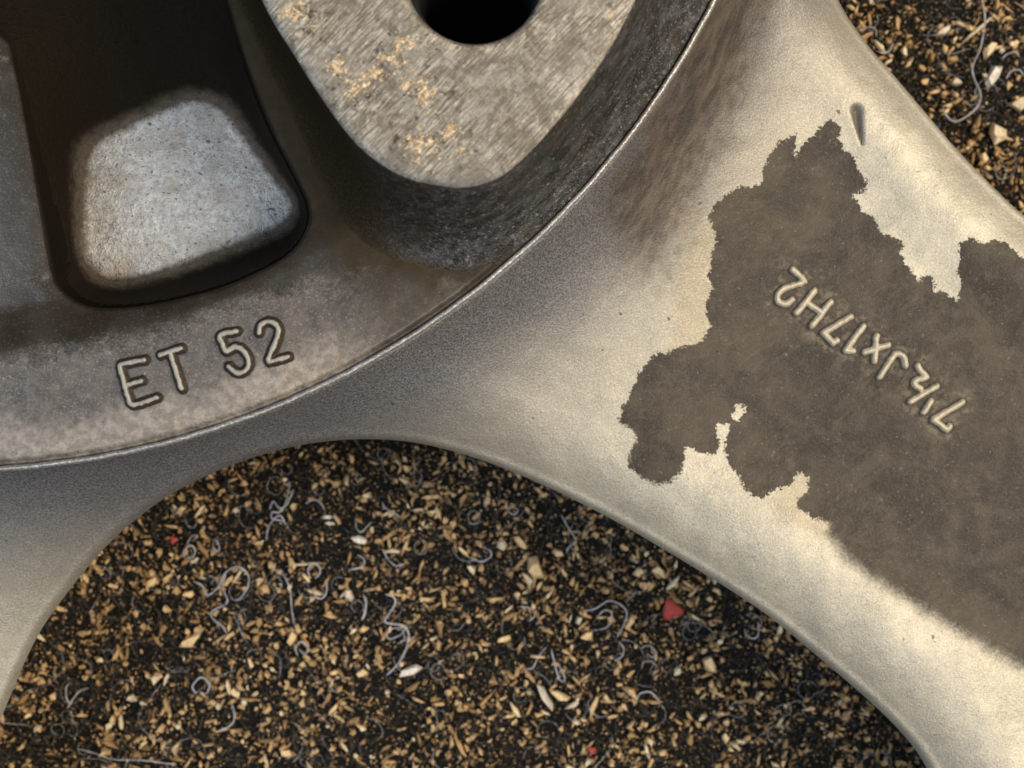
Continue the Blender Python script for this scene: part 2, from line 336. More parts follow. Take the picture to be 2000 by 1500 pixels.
STAIN = z4([(1010, 70), (1050, 100), (1045, 150), (1065, 200), (1110, 230), (1125, 290), (1165, 330), (1160, 375), (1105, 385), (1105, 405), (1140, 430), (1140, 460), (1185, 480), (1220, 545), (1310, 580), (1320, 610), (1300, 630), (1330, 690), (1380, 745), (1410, 715), (1440, 735), (1450, 790), (1520, 810), (1545, 845), (1562, 750), (1545, 720), (1555, 590), (1600, 570), (1640, 590), (1700, 575), (1760, 590), (1800, 640), (1835, 665)]) + \
    [(2100, 560), (2500, 800), (2500, 1620), (2200, 1440), (2000, 1310), (1900, 1250), (1850, 1225), (1780, 1180), (1700, 1130), (1660, 1100), (1620, 1050)] + \
    z8([(925, 590), (940, 550), (900, 530), (850, 510), (815, 480), (820, 455), (850, 430), (860, 360), (810, 345), (790, 390), (730, 410), (690, 445), (640, 440), (600, 400), (590, 360), (550, 320), (535, 270), (522, 250), (545, 200), (548, 155), (505, 155), (497, 190), (510, 230), (495, 268), (440, 270), (400, 250), (375, 250), (380, 290), (360, 340), (320, 385), (260, 395), (200, 370), (155, 320), (160, 260), (180, 210), (160, 170), (120, 145), (130, 90), (160, 50), (180, 10)]) + \
    z4([(210, 1130), (270, 1060), (370, 1030), (480, 1000), (490, 960), (515, 935), (490, 900), (490, 850), (520, 790), (500, 740), (515, 640), (535, 560), (510, 510), (490, 490), (500, 460), (550, 410), (620, 355), (690, 350), (725, 345), (730, 270), (760, 210), (790, 190), (800, 160), (870, 135), (870, 180), (850, 200), (850, 245), (870, 245), (885, 190), (900, 170), (950, 130), (1000, 75)])
def unproj_spoke(P, off=0):
    P = np.asarray(P, float); z = np.full(len(P), -250.)
    for _ in range(4):
        Q = unproj(P, z); z = zspoke(Q[:, 0], Q[:, 1])+off
    return Q
def zspoke(X, Y):
    r = rad(X, Y); dl = dist_poly(X, Y, LOW[::2]); du = dist_poly(X, Y, UPW[::2])
    z = zbase(r)
    z = z-58*(1-np.clip(dl/170, 0, 1))**2.2
    z = z-62*(1-np.clip(du/170, 0, 1))**2.2
    chan = sstep(110, 330, np.minimum(du*1.15+10, dl-30))*sstep(1300, 1650, X+0.3*(Y-600))
    z = z-30*chan
    e = np.minimum(dl, du)
    z = z+3.5*np.exp(-((e-12)/8.)**2)
    rr = 9.0; z = z-rr*(1-np.sqrt(np.clip(1-(1-np.clip(e/rr, 0, 1))**2, 0, 1)))
    z = z+1.6*vnoise(X, Y, 70, 3)+.9*vnoise(X, Y, 28, 4)
    return z

# lettering skeletons (photo coordinates)
zt = lambda L: [(1480+a/3.846, 480+b/3.846) for a, b in L]
ze = lambda L: [(200+a/4.762, 590+b/4.762) for a, b in L]
SPOKE_TEXT = [
 ('raised_digit', [[(265, 178), (345, 252), (330, 278), (200, 320), (152, 372), (160, 420), (210, 438), (258, 405)]]),
 ('raised_letter', [[(430, 335), (295, 505)], [(550, 420), (410, 600)], [(370, 425), (480, 500)]]),
 ('raised_digit', [[(700, 530), (495, 655), (570, 730), (598, 708)]]),
 ('raised_digit', [[(795, 605), (660, 785), (718, 793)]]),
 ('raised_letter', [[(895, 675), (880, 865)], [(805, 800), (980, 745)]]),
 ('raised_letter', [[(920, 985), (1020, 830), (1060, 812), (1100, 838), (1112, 900)]]),
 ('raised_fraction', [[(1207, 900), (1225, 940), (1268, 985), (1190, 1010), (1178, 1045), (1225, 1070)], [(1345, 1055), (1150, 1170)], [(1305, 1165), (1250, 1250)]]),
 ('raised_digit', [[(1540, 1175), (1322, 1305), (1425, 1383), (1445, 1355)]])]
HUB_TEXT = [
 ('raised_letter', [[(395, 538), (205, 575), (172, 610), (205, 735), (245, 880), (295, 955), (510, 888)], [(228, 775), (372, 732)]]),
 ('raised_letter', [[(545, 492), (735, 430)], [(635, 465), (742, 805)]]),
 ('raised_digit', [[(1255, 272), (1105, 308), (1122, 385), (1160, 455), (1240, 418), (1310, 445), (1362, 530), (1355, 610), (1290, 660), (1235, 645), (1178, 598)]]),
 ('raised_digit', [[(1462, 285), (1475, 215), (1545, 182), (1615, 205), (1645, 275), (1605, 400), (1548, 540), (1590, 548), (1732, 508)]])]
SPOKE_TEXT = [(n, [unproj_spoke(catmull(zt(s), 3) if len(s) > 4 else zt(s), 8) for s in st]) for n, st in SPOKE_TEXT]
HUB_TEXT = [(n, [unproj(catmull(ze(s), 3) if len(s) > 4 else ze(s), 6.) for s in st]) for n, st in HUB_TEXT]
def letter_dist(X, Y, text, far=90):
    allp = np.vstack([s for _, st in text for s in st]); d = np.full(X.shape, 999.)
    m = (X > allp[:, 0].min()-far) & (X < allp[:, 0].max()+far) & (Y > allp[:, 1].min()-far) & (Y < allp[:, 1].max()+far)
    xs, ys = X[m], Y[m]; dd = np.full(xs.shape, 999.)
    for _, st in text:
        for s in st: dd = np.minimum(dd, dist_poly(xs, ys, s))
    d[m] = dd; return d

# ------------------------------------------------------------------ the wheel
wheel = bpy.data.objects.new('alloy_wheel', None); sc.collection.objects.link(wheel)
wheel.location = W(C0[0], C0[1], FLOOR); wheel.empty_display_size = 0.02
tag(wheel, 'back of a dirty silver alloy wheel with stained spokes lying on the sawdust covered mat', 'wheel')

# --- spokes: dense surface cut on its outline, with side walls
g = 4.0
xs = np.arange(-420, 2500, g); ys = np.arange(-380, 1960, g)
X, Y = np.meshgrid(xs, ys); nx, ny = len(xs), len(ys)
ins = inside(X, Y, OUT); ro = rad(X, Y)
d, bx, by = dist_poly(X, Y, np.vstack([UPW]), want_pt=True); d2, bx2, by2 = dist_poly(X, Y, LOW, want_pt=True)
m2 = d2 < d; d = np.where(m2, d2, d); bx = np.where(m2, bx2, bx); by = np.where(m2, by2, by)
snap = (~ins)
near = d < g*1.5
X = np.where(snap & near, bx, X); Y = np.where(snap & near, by, Y)
ok = (ins | near) & (ro > R-30)
idx = np.arange(nx*ny).reshape(ny, nx)
def q4(a): return np.stack([a[:-1, :-1], a[:-1, 1:], a[1:, 1:], a[1:, :-1]], -1).reshape(-1, 4)
Fq = q4(idx); okq = ok.ravel()[Fq].all(1) & ins.ravel()[Fq].any(1)
Fq = Fq[okq]
used, inv = np.unique(Fq, return_inverse=True); Fq = inv.reshape(Fq.shape)
Xv, Yv = X.ravel()[used], Y.ravel()[used]
Zv = zspoke(Xv, Yv)
# small teardrop dent near the top of the spoke
dent = unproj([(1684, 207), (1688, 232), (1697, 270)], -235.)
dd = dist_poly(Xv, Yv, dent); tt = np.clip((Yv-dent[0, 1])/(dent[2, 1]-dent[0, 1]), 0, 1)
dw = 15-12.5*tt
Zv = Zv-13*np.clip(1-dd/dw, 0, 1)**.7
V = np.stack([Xv, Yv, Zv], 1); N = vnormals(V, Fq)
sw = unproj_spoke(STAIN)
sdw = sdf(Xv, Yv, sw)
isl = unproj_spoke([(1446, 800), (1438, 812)]); sdw = np.minimum(sdw, dist_poly(Xv, Yv, isl)-11)
softp = unproj_spoke([(1650, 1090), (1780, 1180), (1900, 1250), (2200, 1440), (2500, 1620)])
soft = 1.6+22*sstep(120, 30, dist_poly(Xv, Yv, softp))
blob = unproj_spoke([(1240, 850), (1290, 950)]); soft = np.maximum(soft, 1.6+4*sstep(70, 20, dist_poly(Xv, Yv, blob)))
smp = unproj_spoke([(1370, -90), (1490, -90), (1470, 60), (1420, 200), (1385, 330), (1330, 430), (1290, 520), (1225, 520), (1205, 400), (1245, 280), (1320, 120)])
A = dict(stain=sdw, stain_soft=soft, smudge=sdf(Xv, Yv, smp), hub_dist=rad(Xv, Yv)-R, letter_dist=letter_dist(Xv, Yv, SPOKE_TEXT), dent_shade=np.clip(1.3-dd/dw, 0, 1)*.9, tan=np.maximum(sdf(Xv, Yv, unproj_spoke([(1400, 425), (1350, 470), (1330, 560), (1318, 690), (1400, 690), (1400, 600), (1410, 500)])), sdf(Xv, Yv, unproj_spoke([(1500, 975), (1570, 925), (1590, 985), (1640, 1040), (1600, 1045), (1540, 1015)]))))
right = (Xv[Fq].mean(1)-640)*0.93+(Yv[Fq].mean(1)-800)*(-.35) > 0
spokes = []
for side, lab in ((right, 'spoke with a dark stain and raised size lettering'), (~right, 'plain dusty spoke going off the lower left corner')):
    v, f, nn, a = subset(V, Fq, N, A, side)
    # side walls: drop every free boundary edge that lies on the outline
    E = np.concatenate([f[:, [0, 1]], f[:, [1, 2]], f[:, [2, 3]], f[:, [3, 0]]])
    key = np.sort(E, 1); _, first, cnt = np.unique(key, axis=0, return_index=True, return_counts=True)
    B = E[first[cnt == 1]]
    ee = np.minimum(dist_poly(v[:, 0], v[:, 1], UPW), dist_poly(v[:, 0], v[:, 1], LOW))
    B = B[(ee[B] < 3).all(1)]
    ub, binv = np.unique(B, return_inverse=True); binv = binv.reshape(B.shape)
    nv = [v]; nf = [f]; nnn = [nn]; base = len(v); prev = ub
    # outward direction from the snapped outline
    gx = dist_poly(v[ub, 0]+1, v[ub, 1], OUT, True)*0
    o_in = sdf(v[ub, 0]+6, v[ub, 1], OUT)-sdf(v[ub, 0]-6, v[ub, 1], OUT); o_iy = sdf(v[ub, 0], v[ub, 1]+6, OUT)-sdf(v[ub, 0], v[ub, 1]-6, OUT)
    L = np.hypot(o_in, o_iy)+1e-9; ix, iy = o_in/L, o_iy/L
    attr_ext = {k: [a[k]] for k in a}
    for (dz, inn) in ((9, -.6), (22, 5), (70, 34), (180, 90), (360, 170)):
        lv = v[ub].copy(); lv[:, 2] -= dz; lv[:, 0] += ix*inn; lv[:, 1] += iy*inn
        ln = np.stack([-ix, -iy, np.full(len(ub), .25 if dz < 20 else 0.)], 1); ln /= np.linalg.norm(ln, axis=1)[:, None]
        cur = base+np.arange(len(ub)); nv.append(lv); nnn.append(ln)
        nf.append(np.stack([prev[binv[:, 1]], prev[binv[:, 0]], cur[binv[:, 0]], cur[binv[:, 1]]], 1))
        prev = cur; base += len(ub)
        for k in a: attr_ext[k].append(a[k][ub] if k != 'letter_dist' else np.full(len(ub), 999.))
    me = mesh_np('spoke', np.vstack(nv), np.vstack(nf), np.vstack(nnn), {k: np.concatenate(x) for k, x in attr_ext.items()})
    o = link('spoke', me, M_spoke, wheel); o['label'] = lab; spokes.append(o)

# --- hub flange: polar surface with pocket
pk_img = catmull([(96, 522), (120, 570), (170, 599), (235, 604), (330, 592), (450, 560), (560, 505), (598, 455), (604, 405), (578, 345), (530, 250), (490, 150), (455, 40), (430, -60), (400, -260), (150, -420), (-330, -420), (-330, -60), (-120, 30), (0, 70), (22, 120), (45, 230), (70, 370)], 14, True)
fl_img = catmull([(172, 500), (200, 535), (245, 540), (330, 520), (440, 480), (530, 445), (566, 415), (560, 385), (520, 335), (470, 265), (435, 220), (385, 200), (330, 215), (250, 250), (190, 285), (172, 330), (168, 420)], 14, True)
ZF = -215.0
PK = unproj(pk_img, -34.); FL = unproj(fl_img, ZF)
boss_img = catmull([(1245, -20), (1240, 0), (1228, 25), (1190, 95), (1140, 170), (1090, 235), (1040, 290), (1000, 328), (960, 353), (910, 365), (860, 362), (800, 349), (750, 324), (700, 284), (660, 236), (620, 178), (580, 115), (540, 52), (512, 0), (480, -70), (440, -190), (500, -330), (700, -420), (950, -430), (1150, -330), (1245, -150)], 10, True)
ZB = 235.0
BO = unproj(boss_img, ZB)
rs = np.concatenate([np.arange(420, R-60, 4.0), np.arange(R-60, R-8, 2.5), [R-8]])
nth = 1100; th = np.linspace(math.radians(-2), math.radians(112), nth)
RR, TH = np.meshgrid(rs, th)
Xh = C0[0]+RR*np.cos(TH); Yh = C0[1]+RR*np.sin(TH); dr = R-RR
def zhub_plain(X, Y):
    dr = R-rad(X, Y)
    z = 4*sstep(0, 120, dr)-0.*dr
    z = z-9*np.exp(-((dr-15)/6.)**2)
    z = z-36*sstep(225, 330, dr)
    return z+.8*vnoise(X, Y, 26, 11)+1.4*vnoise(X, Y, 75, 12)
RID = [(-300, 730), (0, 700), (150, 668), (300, 650), (400, 612), (480, 590), (560, 566), (640, 542), (740, 500), (860, 540), (990, 560), (1080, 470)]
def zhub(X, Y):
    z = zhub_plain(X, Y)
    dp = sdf(X, Y, PK); df = -sdf(X, Y, FL)
    t = np.clip(dp, 0, None)/(np.clip(dp, 0, None)+np.clip(df, 0, None)+1e-6)
    z = z-6*np.exp(-np.abs(np.minimum(dp, 0))/22.)*(dp < 0)-6*(dp >= 0)
    w = np.where(t > 0, 1-(1-np.clip(t, 0, 1))**1.7, 0); w = sstep(0, 1, w)*.45+w*.55
    global SINK; SINK = w
    return z*(1-w)+w*(ZF+6*sstep(0, 90, -df))+w*(2.5*vnoise(X, Y, 17, 21)+3.*vnoise(X, Y, 45, 22)), dp, df
Zh, dp, df = zhub(Xh, Yh); sink = SINK.copy()
dbo = -sdf(Xh, Yh, BO)
Vh = np.stack([Xh.ravel(), Yh.ravel(), Zh.ravel()], 1)
Fh = q4(np.arange(Xh.size).reshape(Xh.shape))
keep = (dbo.ravel()[Fh] > 10).any(1)
Nh = vnormals(Vh, Fh)
# dust line: positive on the outer side of the traced ridge
RW = np.array(RID, float); dust = sdf(Xh, Yh, np.vstack([RW, [(1300, 300), (1500, 1500), (-300, 1500)]]))
panel = sdf(Xh, Yh, [(-500, 60), (14, 100), (30, 160), (97, 528), (70, 548), (-500, 545)])
dust = np.maximum(dust, panel*1.5)
Ah = dict(rim_dist=dr.ravel(), dust=dust.ravel(), letter_dist=letter_dist(Xh.ravel(), Yh.ravel(), HUB_TEXT), floor=-df.ravel(),
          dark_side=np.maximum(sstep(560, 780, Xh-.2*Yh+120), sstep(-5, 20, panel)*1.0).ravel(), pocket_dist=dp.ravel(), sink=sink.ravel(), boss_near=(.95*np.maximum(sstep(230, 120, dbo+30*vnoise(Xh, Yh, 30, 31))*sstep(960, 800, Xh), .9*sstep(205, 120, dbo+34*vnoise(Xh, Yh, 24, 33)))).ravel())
pf = (dp.ravel()[Fh] > 9).all(1)
def add_hub(name, fm, mat, lab=None):
    v, f, nn, a = subset(Vh, Fh, Nh, Ah, fm & keep)
    o = link(name, mesh_np(name, v, f, nn, a), mat, wheel)
    if lab: o['label'] = lab
    return o
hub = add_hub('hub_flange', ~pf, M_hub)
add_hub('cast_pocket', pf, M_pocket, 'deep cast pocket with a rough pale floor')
# bright worn edge and side wall of the flange
prof = [(R-10, -3.0), (R-8, 1.5), (R-3.5, 2.2), (R-0.5, -.5), (R+1, -6), (R-1, -30), (R-4, -75)]
n2 = 1400; th2 = np.linspace(math.radians(-2), math.radians(112), n2)
vv = []
wob = vnoise(th2*R, th2*0, 26, 41)*.7
for (r_, z_) in prof:
    vv.append(np.stack([C0[0]+(r_+wob)*np.cos(th2), C0[1]+(r_+wob)*np.sin(th2), np.full(n2, z_)+wob*.5], 1))
vv = np.vstack(vv); ff = q4(np.arange(len(prof)*n2).reshape(len(prof), n2))
link('flange_edge', mesh_np('flange_edge', vv, ff), M_edge, wheel)

# --- bolt boss: loft from the bore to the base
nb = 360
def resample(P, n):
    P = np.vstack([P, P[:1]]); s = np.concatenate([[0], np.cumsum(np.hypot(*np.diff(P, axis=0).T))])
    t = np.linspace(0, s[-1], n, endpoint=False); return np.stack([np.interp(t, s, P[:, 0]), np.interp(t, s, P[:, 1])], 1)
Pb = resample(BO, nb)
hc = unproj([(927, -49)], ZB)[0]; hr = 134.7*(HC-ZB)/HC
ang = np.arctan2(Pb[:, 1]-hc[1], Pb[:, 0]-hc[0])
Hc = lambda r: np.stack([hc[0]+r*np.cos(ang), hc[1]+r*np.sin(ang)], 1)
T = np.roll(Pb, -3, 0)-np.roll(Pb, 3, 0); T /= np.linalg.norm(T, axis=1)[:, None]
area = 0.5*np.sum(Pb[:, 0]*np.roll(Pb[:, 1], -1)-np.roll(Pb[:, 0], -1)*Pb[:, 1])
No = np.stack([T[:, 1], -T[:, 0]], 1)*(1 if area > 0 else -1)
for _ in range(6): No = (np.roll(No, 3, 0)+No+np.roll(No, -3, 0)); No /= np.linalg.norm(No, axis=1)[:, None]
def loft(rings, close=True):
    n = len(rings[0]); v = np.vstack(rings); fs = []
    i = np.arange(n); j = (i+1) % n
    for k in range(len(rings)-1): fs.append(np.stack([k*n+i, k*n+j, (k+1)*n+j, (k+1)*n+i], 1))
    return v, np.vstack(fs)
def ring(P2, z): return np.column_stack([P2, np.broadcast_to(z, len(P2))])
# wall reach: stops at the flange edge
reach = np.full(nb, 185.)
for i in range(nb):
    for s_ in np.arange(0, 200, 3.):
        p = Pb[i]+No[i]*s_
        if rad(p[0], p[1]) > R-11: reach[i] = max(s_-2, 4); break
lf = sstep(820, 560, Pb[:, 0]); reach = np.minimum(reach, 185-50*sstep(1060, 960, Pb[:, 0])-75*lf)
for _ in range(8): reach = np.minimum(reach, (np.roll(reach, 1)+reach+np.roll(reach, -1))/3)
wall = []
for s_, zf in ((0, 0), (.03, .03), (.1, .16), (.22, .40), (.36, .62), (.5, .775), (.64, .885), (.78, .95), (.9, .985), (1, 1.0)):
    P2 = Pb+No*(reach*s_)[:, None]
    zt_ = zhub_plain(P2[:, 0], P2[:, 1]); z = (ZB-4)+(zt_-(ZB-4))*zf
    wob = (vnoise(P2[:, 0], P2[:, 1], 45, 51)*4+vnoise(P2[:, 0], P2[:, 1], 18, 52)*2)*(0.2 < s_ < .95)
    wall.append(ring(P2, z+wob-(2 if s_ == 1 else 0)))
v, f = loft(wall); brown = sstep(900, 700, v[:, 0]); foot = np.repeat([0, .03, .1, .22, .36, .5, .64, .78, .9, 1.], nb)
# densify for a smooth wall: subdivide with a modifier-free linear pass is enough because normals are smooth
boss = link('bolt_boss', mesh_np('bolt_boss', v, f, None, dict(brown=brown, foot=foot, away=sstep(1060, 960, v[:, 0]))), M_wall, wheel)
tops = [ring(Hc(hr-1), ZB-9), ring(Hc(hr+2), ZB-3)]
for s_ in (0, .06, .15, .3, .5, .7, .85, .95):
    P2 = Hc(hr+7)*(1-s_)+(Pb-No*4)*s_; tops.append(ring(P2, ZB))
tops += [ring(Pb-No*1.2, ZB-1.2), ring(Pb+No*.6, ZB-5)]
v, f = loft(tops)
lp = sstep(1010, 900, v[:, 0]+0*v[:, 1])
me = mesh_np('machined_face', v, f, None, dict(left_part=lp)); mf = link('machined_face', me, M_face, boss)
v, f = loft([ring(Hc(hr-1), ZB-9), ring(Hc(hr-10), ZB-60), ring(Hc(hr-14), ZB-420), ring(Hc(1.), ZB-422)])
bh = link('bolt_hole', mesh_np('bolt_hole', v, f), M_hole, boss)

# --- raised lettering, each character a ridge of its own
def char_mesh(strokes, zfun, wid, hgt, mat, name, parent, pw=1.1):
    P = np.vstack(strokes); m = wid+3; st = 1.5
    x = np.arange(P[:, 0].min()-m, P[:, 0].max()+m, st); y = np.arange(P[:, 1].min()-m, P[:, 1].max()+m, st)
    X, Y = np.meshgrid(x, y); d = np.full(X.shape, 99.)
    for s in strokes: d = np.minimum(d, dist_poly(X, Y, s))
    d = d+1.1*vnoise(X, Y, 7, 61)
    t = np.clip(d/wid, 0, 1.25)
    zz = zfun(X.ravel(), Y.ravel()).reshape(X.shape)
    z = zz+hgt*np.clip(np.cos(np.clip(t, 0, 1)*math.pi/2), 0, 1)**pw*(1+.08*vnoise(X, Y, 9, 62))-3.5*np.clip(t-.9, 0, .35)/.35
    F = q4(np.arange(X.size).reshape(X.shape)); F = F[(t.ravel()[F] < 1.2).all(1)]
    V = np.stack([X.ravel(), Y.ravel(), z.ravel()], 1); N = vnormals(V, F)
    v, f, nn, a = subset(V, F, N, dict(ridge=d.ravel()), np.ones(len(F), bool))
    return link(name, mesh_np(name, v, f, nn, a), mat, parent)
zhl = lambda x, y: zhub(x, y)[0]
for n_, st in HUB_TEXT: char_mesh(st, zhl, 11.5, 12, M_let, n_, hub)
for n_, st in SPOKE_TEXT: char_mesh(st, zspoke, 8.6, 12, M_let2, n_, spokes[0], .7)

# ------------------------------------------------------------------ the mat on the floor
def mat_material():
    n = NT('black_felt'); f = n.noise(6, 4, .8); b = n.noise(60, 4, .6)
    col = n.mix(n.ramp(f, .35, .7), (0.008, 0.008, 0.008), (0.034, 0.033, 0.031)); col = n.mix(n.ramp(b, .45, .65, 0, .5), col, (0.03, 0.023, 0.016))
    return n.out(Base_Color=col, Roughness=.95, Normal=n.bump(n.math('ADD', f, n.noise(24, 3, .7)), 1., 16), Specular_IOR_Level=.15)
gx = np.arange(-2600, 4700, 36.); gy = np.arange(-2300, 3900, 36.); GX, GY = np.meshgrid(gx, gy)
def zmat(x, y): return FLOOR+10*vnoise(x, y, 60, 71)+7*vnoise(x, y, 180, 72)
v = np.stack([GX.ravel(), GY.ravel(), zmat(GX, GY).ravel()], 1)
fl = link('floor_mat', mesh_np('floor_mat', v, q4(np.arange(GX.size).reshape(GX.shape))), mat_material()); tag(fl, 'black felt floor mat under the wheel', None, None, 'structure')

def attr_mat(name, stops, rough, spec=.3, bumpd=0, size=8):
    n = NT(name); r = n.t.nodes.new('ShaderNodeValToRGB'); n.t.links.new(n.attr('tone'), r.inputs[0])
    el = r.color_ramp.elements; el[0].position = stops[0][0]; el[0].color = stops[0][1]+(1,); el[1].position = stops[-1][0]; el[1].color = stops[-1][1]+(1,)
    for p, c in stops[1:-1]: e = el.new(p); e.color = c+(1,)
    col = n.mix(n.ramp(n.noise(size, 4, .7, stretch=(1, 3, 1)), .35, .7, 0, .45), r.outputs[0], (0.10, 0.065, 0.03))
    k = dict(Base_Color=col, Roughness=rough, Specular_IOR_Level=spec)
    if bumpd: k['Normal'] = n.bump(n.noise(size, 3, .7), .7, bumpd)
    return n.out(**k)
M_wood = attr_mat('wood_dust', [(0, (0.13, 0.08, 0.04)), (.3, (0.40, 0.25, 0.115)), (.6, (0.66, 0.44, 0.22)), (.85, (0.84, 0.63, 0.36)), (1., (0.88, 0.78, 0.56))], .75, .25, 3)
M_pale = attr_mat('pale_wood', [(0, (0.62, 0.50, 0.32)), (1, (0.84, 0.79, 0.70))], .7, .3, 3)
M_red = simple('red_flake_paint', (0.50, 0.07, 0.055), .8, 0, (0.33, 0.05, 0.045), 12, 2)
M_lint = simple('grey_lint', (0.50, 0.52, 0.57), .8, 0, (0.26, 0.27, 0.30), 30)
M_dim = simple('dull_lint', (0.42, 0.44, 0.48), .9, 0, (0.20, 0.21, 0.23), 25)
M_fuzz = simple('black_nap', (0.02, 0.02, 0.02), .9, 0, (0.085, 0.075, 0.062), 30)

# shard: an irregular bent sliver, 10 vertices, 16 triangles
_b = [(math.cos(k*2*math.pi/5+.3), math.sin(k*2*math.pi/5+.3)) for k in range(5)]
BASE = np.array([(x, y, 0) for x, y in _b]+[(x*.8, y*.8, 1) for x, y in _b])
TRI = [(0, 1, 2), (0, 2, 3), (0, 3, 4), (5, 7, 6), (5, 8, 7), (5, 9, 8)]
for k in range(5): a_, b_ = k, (k+1) % 5; TRI += [(a_, a_+5, b_+5), (a_, b_+5, b_)]
TRI = np.array(TRI); NV = 10
def shards(cx, cy, ln, wd, th, rot, tilt, lift):
    n = len(cx); r = rng.uniform(.55, 1.3, (n, 5)); rr = np.concatenate([r, r*rng.uniform(.75, 1.15, (n, 5))], 1)
    P = np.repeat(BASE[None], n, 0); P[:, :, :2] *= rr[:, :, None]
    P += rng.normal(0, .12, (n, 10, 3))*[1, 1, 1.4]
    bend = rng.normal(0, .25, n)[:, None]; P[:, :, 1] += bend*P[:, :, 0]**2
    P[:, :, 0] *= ln[:, None]/2; P[:, :, 1] *= wd[:, None]/2; P[:, :, 2] *= th[:, None]
    ct, s_ = np.cos(tilt)[:, None], np.sin(tilt)[:, None]
    x, z = P[:, :, 0]*ct-P[:, :, 2]*s_, P[:, :, 0]*s_+P[:, :, 2]*ct
    c, s = np.cos(rot)[:, None], np.sin(rot)[:, None]
    X = x*c-P[:, :, 1]*s+cx[:, None]; Y = x*s+P[:, :, 1]*c+cy[:, None]
    return np.stack([X, Y, z+(zmat(cx, cy)+lift)[:, None]], 2)
def to_mesh(name, P, tone=None):
    n = len(P); V = P.reshape(-1, 3); F = (TRI[None]+NV*np.arange(n)[:, None, None]).reshape(-1, 3)
    return mesh_np(name, V, F, None, dict(tone=np.repeat(tone, NV)) if tone is not None else None, smooth=False)
def scatter(n, lo, hi, asp, dens_seed):
    cx = rng.uniform(-500, 2500, n*2); cy = rng.uniform(-400, 1950, n*2)
    k = vnoise(cx, cy, 110, dens_seed)*.8+vnoise(cx, cy, 38, dens_seed+1)*.8+.12+rng.normal(0, .25, n*2) > -.05
    cx, cy = cx[k][:n], cy[k][:n]; n = len(cx)
    w = lo*(hi/lo)**(rng.random(n)**1.9); ln = w*rng.uniform(1, asp, n)*np.where(rng.random(n) < .18, 1.7, 1.); w = np.where(ln > 30, w*.6, w)
    return cx, cy, ln, w
kd = 1.0
cx, cy, ln, w = scatter(21500, 4, 19, 2.4, 81)
P = shards(cx, cy, ln, w, w*rng.uniform(.3, .8, len(cx)), rng.uniform(0, 6.3, len(cx)), rng.normal(0, .35, len(cx)), rng.uniform(-1, 14, len(cx)))
o = link('sawdust', to_mesh('sawdust', P, np.clip(rng.normal(.48, .23, len(cx)), 0, 1)), M_wood)
tag(o, 'fine tan sawdust scattered thickly over the black mat', 'sawdust', None, 'stuff')
cx = rng.uniform(-500, 2500, 42000); cy = rng.uniform(-400, 1950, 42000); n_ = len(cx)
P = shards(cx, cy, rng.uniform(3, 6, n_), rng.uniform(2.5, 5, n_), np.full(n_, 3.), rng.uniform(0, 6, n_), rng.normal(0, .4, n_), rng.uniform(0, 8, n_))
o = link('wood_powder', to_mesh('wood_powder', P, np.clip(rng.normal(.35, .25, n_), 0, 1)), M_wood)
tag(o, 'fine brown wood powder between the chips on the mat', 'sawdust', None, 'stuff')
# nap of the mat: short black fibres
n_ = 26000; cx = rng.uniform(-500, 2500, n_); cy = rng.uniform(-400, 1950, n_)
P = shards(cx, cy, rng.uniform(25, 70, n_), rng.uniform(1.6, 3, n_), np.full(n_, 2.), rng.uniform(0, 6.3, n_), rng.normal(0, .45, n_), rng.uniform(0, 14, n_))
o = link('mat_nap', to_mesh('mat_nap', P), M_fuzz); tag(o, 'short black fibres of the felt mat', 'mat fibres', None, 'stuff')

def on_mat(p, dz=12): return unproj(np.asarray(p, float), FLOOR+dz)
def visible(p):       # is a photo point over the mat
    a = np.array([p[0]]), np.array([p[1]])
    return not inside(a[0], a[1], np.vstack([upper, [(2900, 1200), (2900, 2300)], lower[::-1], [(-800, 2200), (-800, -800), (1300, -800)]]))[0]
def one_shard(name, x, y, l, w, t, rot, tone, mat, lift=12, tilt=0.):
    c = on_mat((x, y)); a = lambda q: np.array([float(q)])
    k = (HC-FLOOR)/HC
    P = shards(a(0), a(0), a(l*k), a(w*k), a(t*k), a(rot), a(tilt), a(0)); P[:, :, 2] -= zmat(a(0), a(0))
    o = link(name, to_mesh(name, P, a(tone)), mat); o.location = W(c[0], c[1], float(zmat(c[0], c[1]))+lift); return o
